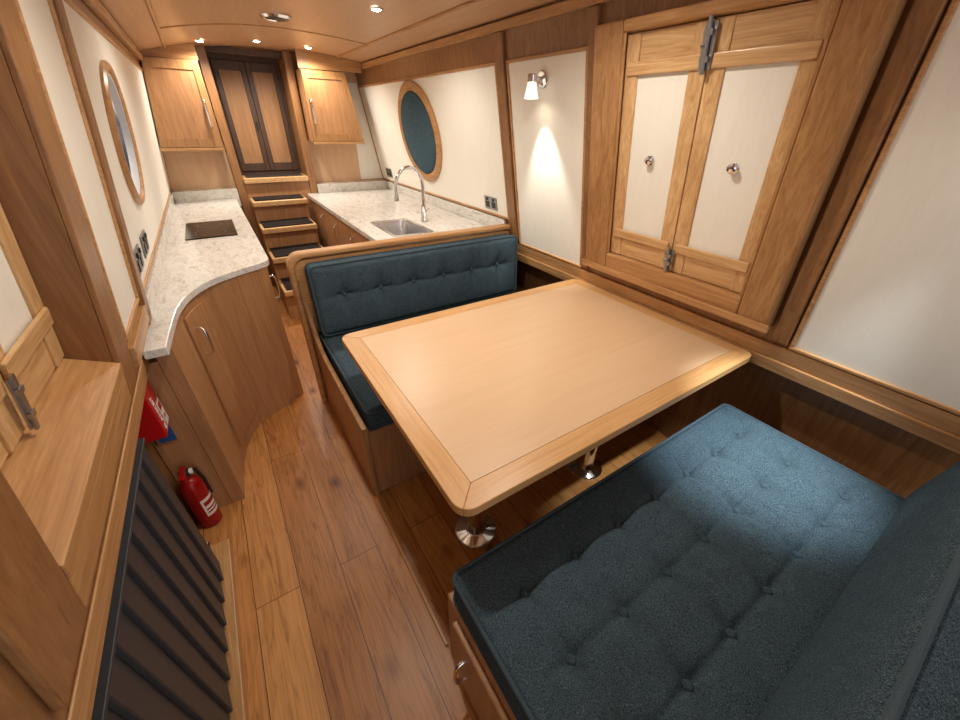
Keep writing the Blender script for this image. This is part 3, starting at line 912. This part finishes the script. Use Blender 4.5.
MB().lathe(fz([(.019, .325), (.021, .335), (.021, .355), (.012, .36), (0, .361)]), (cx, cy, 0), (0, 0, 1), 20).build('valve', black_pl, fe, smooth=True)
lz = .361 * S
MB().box(cx - .010, cx + .010, cy - .060, cy + .02, lz, lz + .009).box(cx - .009, cx + .009, cy - .055, cy - .015, lz - .02, lz - .012).build('lever', red_dark, fe, bevel=0.003)
MB().lathe([(.012, 0), (.012, .010), (0, .011)], (cx + .017, cy, lz - .014), (1, 0, 0), 18).build('gauge', white_mat, fe, smooth=True)
MB().tube([(cx + .01, cy + .013, lz - .014), (cx + .030, cy + .026, lz - .03), (cx + .042, cy + .024, .23), (cx + .043, cy + .020, .14)], .006, 10).build('hose', black_pl, fe, smooth=True)

# ------------------------------------------------------------------ sockets
def socket(F, y, z, lab, group='wall sockets', n0=.0065):
    root = thing('wall_socket', lab, 'socket', F(n0, y, z), group)
    MB(F).box(n0, n0 + .007, y - .072, y + .072, z, z + .085).build('plate', steel, root, bevel=0.003)
    for dy in (-.036, .036):
        MB(F).box(n0 + .007, n0 + .010, y + dy - .022, y + dy + .022, z + .014, z + .052).build('outlet', black_pl, root, bevel=0.002)
        MB(F).box(n0 + .007, n0 + .013, y + dy - .009, y + dy + .009, z + .058, z + .076).build('switch', black_pl, root, bevel=0.002)
socket(RM, 2.27, 0.99, 'steel double socket on the right wall behind the bench back')
socket(RM, 4.15, 1.0, 'steel double socket at the far end of the right wall')
socket(LM, 1.80, 1.01, 'steel double socket on the left wall, nearer of the two')
socket(LM, 2.05, 1.01, 'steel double socket on the left wall below the porthole')

# ------------------------------------------------------------------ lamps
def add_light(name, kind, loc, energy, color, parent=None, rot=None, **kw):
    L = bpy.data.lights.new(name, kind)
    L.energy = energy; L.color = color
    for k, v in kw.items(): setattr(L, k, v)
    o = bpy.data.objects.new(name, L)
    COL.objects.link(o)
    if parent is not None:
        o.parent = parent
        o.location = Vector(loc) - ORG[parent.name]
    else:
        o.location = loc
    if rot: o.rotation_euler = rot
    return o
def wall_lamp(y, lab, energy, color, rot, size, blend):
    root = thing('wall_lamp', lab, 'lamp', RM(0.006, y, 1.68), 'wall spotlights')
    px, pz = XR(1.68), 1.68
    MB(RM).lathe([(.036, .0065), (.036, .016), (.030, .022), (0, .023)], (0, y, 1.68), (1, 0, 0), 28).build('wall_plate', chrome, root, smooth=True)
    MB().tube([(px - .02, y, pz), (px - .05, y, pz + .004), (px - .078, y, pz)], .009, 12).build('arm', chrome, root, smooth=True)
    axd = Vector((.02, 0, -1)).normalized()
    c0 = Vector((px - .078, y, pz + .018))
    MB().lathe([(.018, 0), (.022, .004), (.022, .032), (.019, .034)], c0, axd, 24).build('lamp_holder', chrome, root, smooth=True)
    MB().ring([(.020, .034), (.034, .095), (.0315, .095), (.018, .036)], c0, axd, 28).build('lamp_shade', white_gl, root, smooth=True)
    MB().lathe([(.02, .075), (.02, .08), (0, .085)], c0, axd, 20).build('bulb', lens_mat, root, smooth=True)
    add_light('lamp_light', 'SPOT', c0 + axd * .098, energy, color, root, rot, spot_size=math.radians(size), spot_blend=blend, shadow_soft_size=.015)
    return root
wall_lamp(1.69, 'chrome wall spotlight with a white cone shade on the cream panel', 20, (1, .95, .86), (0, math.radians(-14), 0), 58, .65)
wall_lamp(.08, 'chrome wall spotlight on the near cream panel above the near bench', 125, (.86, .96, 1), (math.radians(9), math.radians(1), 0), 45, 1.0)

DL = [(.20, 4.0), (.57, 3.98), (.93, 3.95), (.94, 2.43), (.28, 2.43), (.30, 1.05), (.94, 1.05)]
DLAB = ['leftmost of the three small downlights over the far end', 'middle of the three small downlights over the far end', 'rightmost of the three small downlights over the far end', 'small ceiling downlight on its own, nearest above the galley sink',
        'ceiling downlight over the curved worktop end', 'ceiling downlight over the aisle beside the table', 'ceiling downlight over the table']
d0 = None
for (x, y), lab in zip(DL, DLAB):
    z = zc(x) - .001
    if d0 is None:
        d0 = thing('downlight', lab, 'light', (x, y, z), 'ceiling downlights')
        MB().ring([(.036, 0), (.036, -.004), (.028, -.008), (.024, -.004), (.024, 0)], (x, y, z), (0, 0, 1), 28).build('bezel', chrome, d0, smooth=True)
        MB().lathe([(.0235, -.001), (.0235, -.006), (.015, -.010), (0, -.012)], (x, y, z), (0, 0, 1), 24).build('lens', lens_mat, d0, smooth=True)
        add_light('bulb_light', 'SPOT', (x, y, z - .016), 29, (1, .92, .81), d0, None, spot_size=math.radians(158), spot_blend=.65, shadow_soft_size=.03)
    else:
        c = copy_tree(d0)
        c.location = (x, y, z)
        c['label'] = lab

vt = thing('ceiling_vent', 'round chrome mushroom vent in the middle of the ceiling', 'vent', (.56, 3.0, zc(.56)))
zv = zc(.56) - .001
MB().ring([(.085, 0), (.085, -.006), (.07, -.016), (.06, -.012), (.06, 0)], (.56, 3.0, zv), (0, 0, 1), 40).build('rim', chrome, vt, smooth=True)
MB().lathe([(.058, -.001), (.058, -.008), (.03, -.014), (0, -.015)], (.56, 3.0, zv), (0, 0, 1), 32).build('grille', black_pl, vt, smooth=True)

# ------------------------------------------------------------------ world and camera
w = bpy.data.worlds.new('World'); scene.world = w
w.use_nodes = True
bg = w.node_tree.nodes['Background']
bg.inputs['Color'].default_value = (.98, .985, 1.0, 1)
bg.inputs['Strength'].default_value = 1.2

cam = bpy.data.cameras.new('camera')
co = bpy.data.objects.new('camera', cam); COL.objects.link(co)
F = 372.0
vy = Vector(((191 - 480) / F, (360 - 116) / F, -1)).normalized()
vx = Vector(((1145 - 480) / F, (360 - 139) / F, -1)).normalized()
vx = (vx - vy * vx.dot(vy)).normalized()
vz = vx.cross(vy).normalized()
R = Matrix((vx, vy, vz))
co.matrix_world = Matrix.Translation((0, 0, 1.5)) @ R.to_4x4()
cam.sensor_width = 36; cam.lens = F / 960 * 36
cam.clip_start = 0.01; cam.clip_end = 50
scene.camera = co
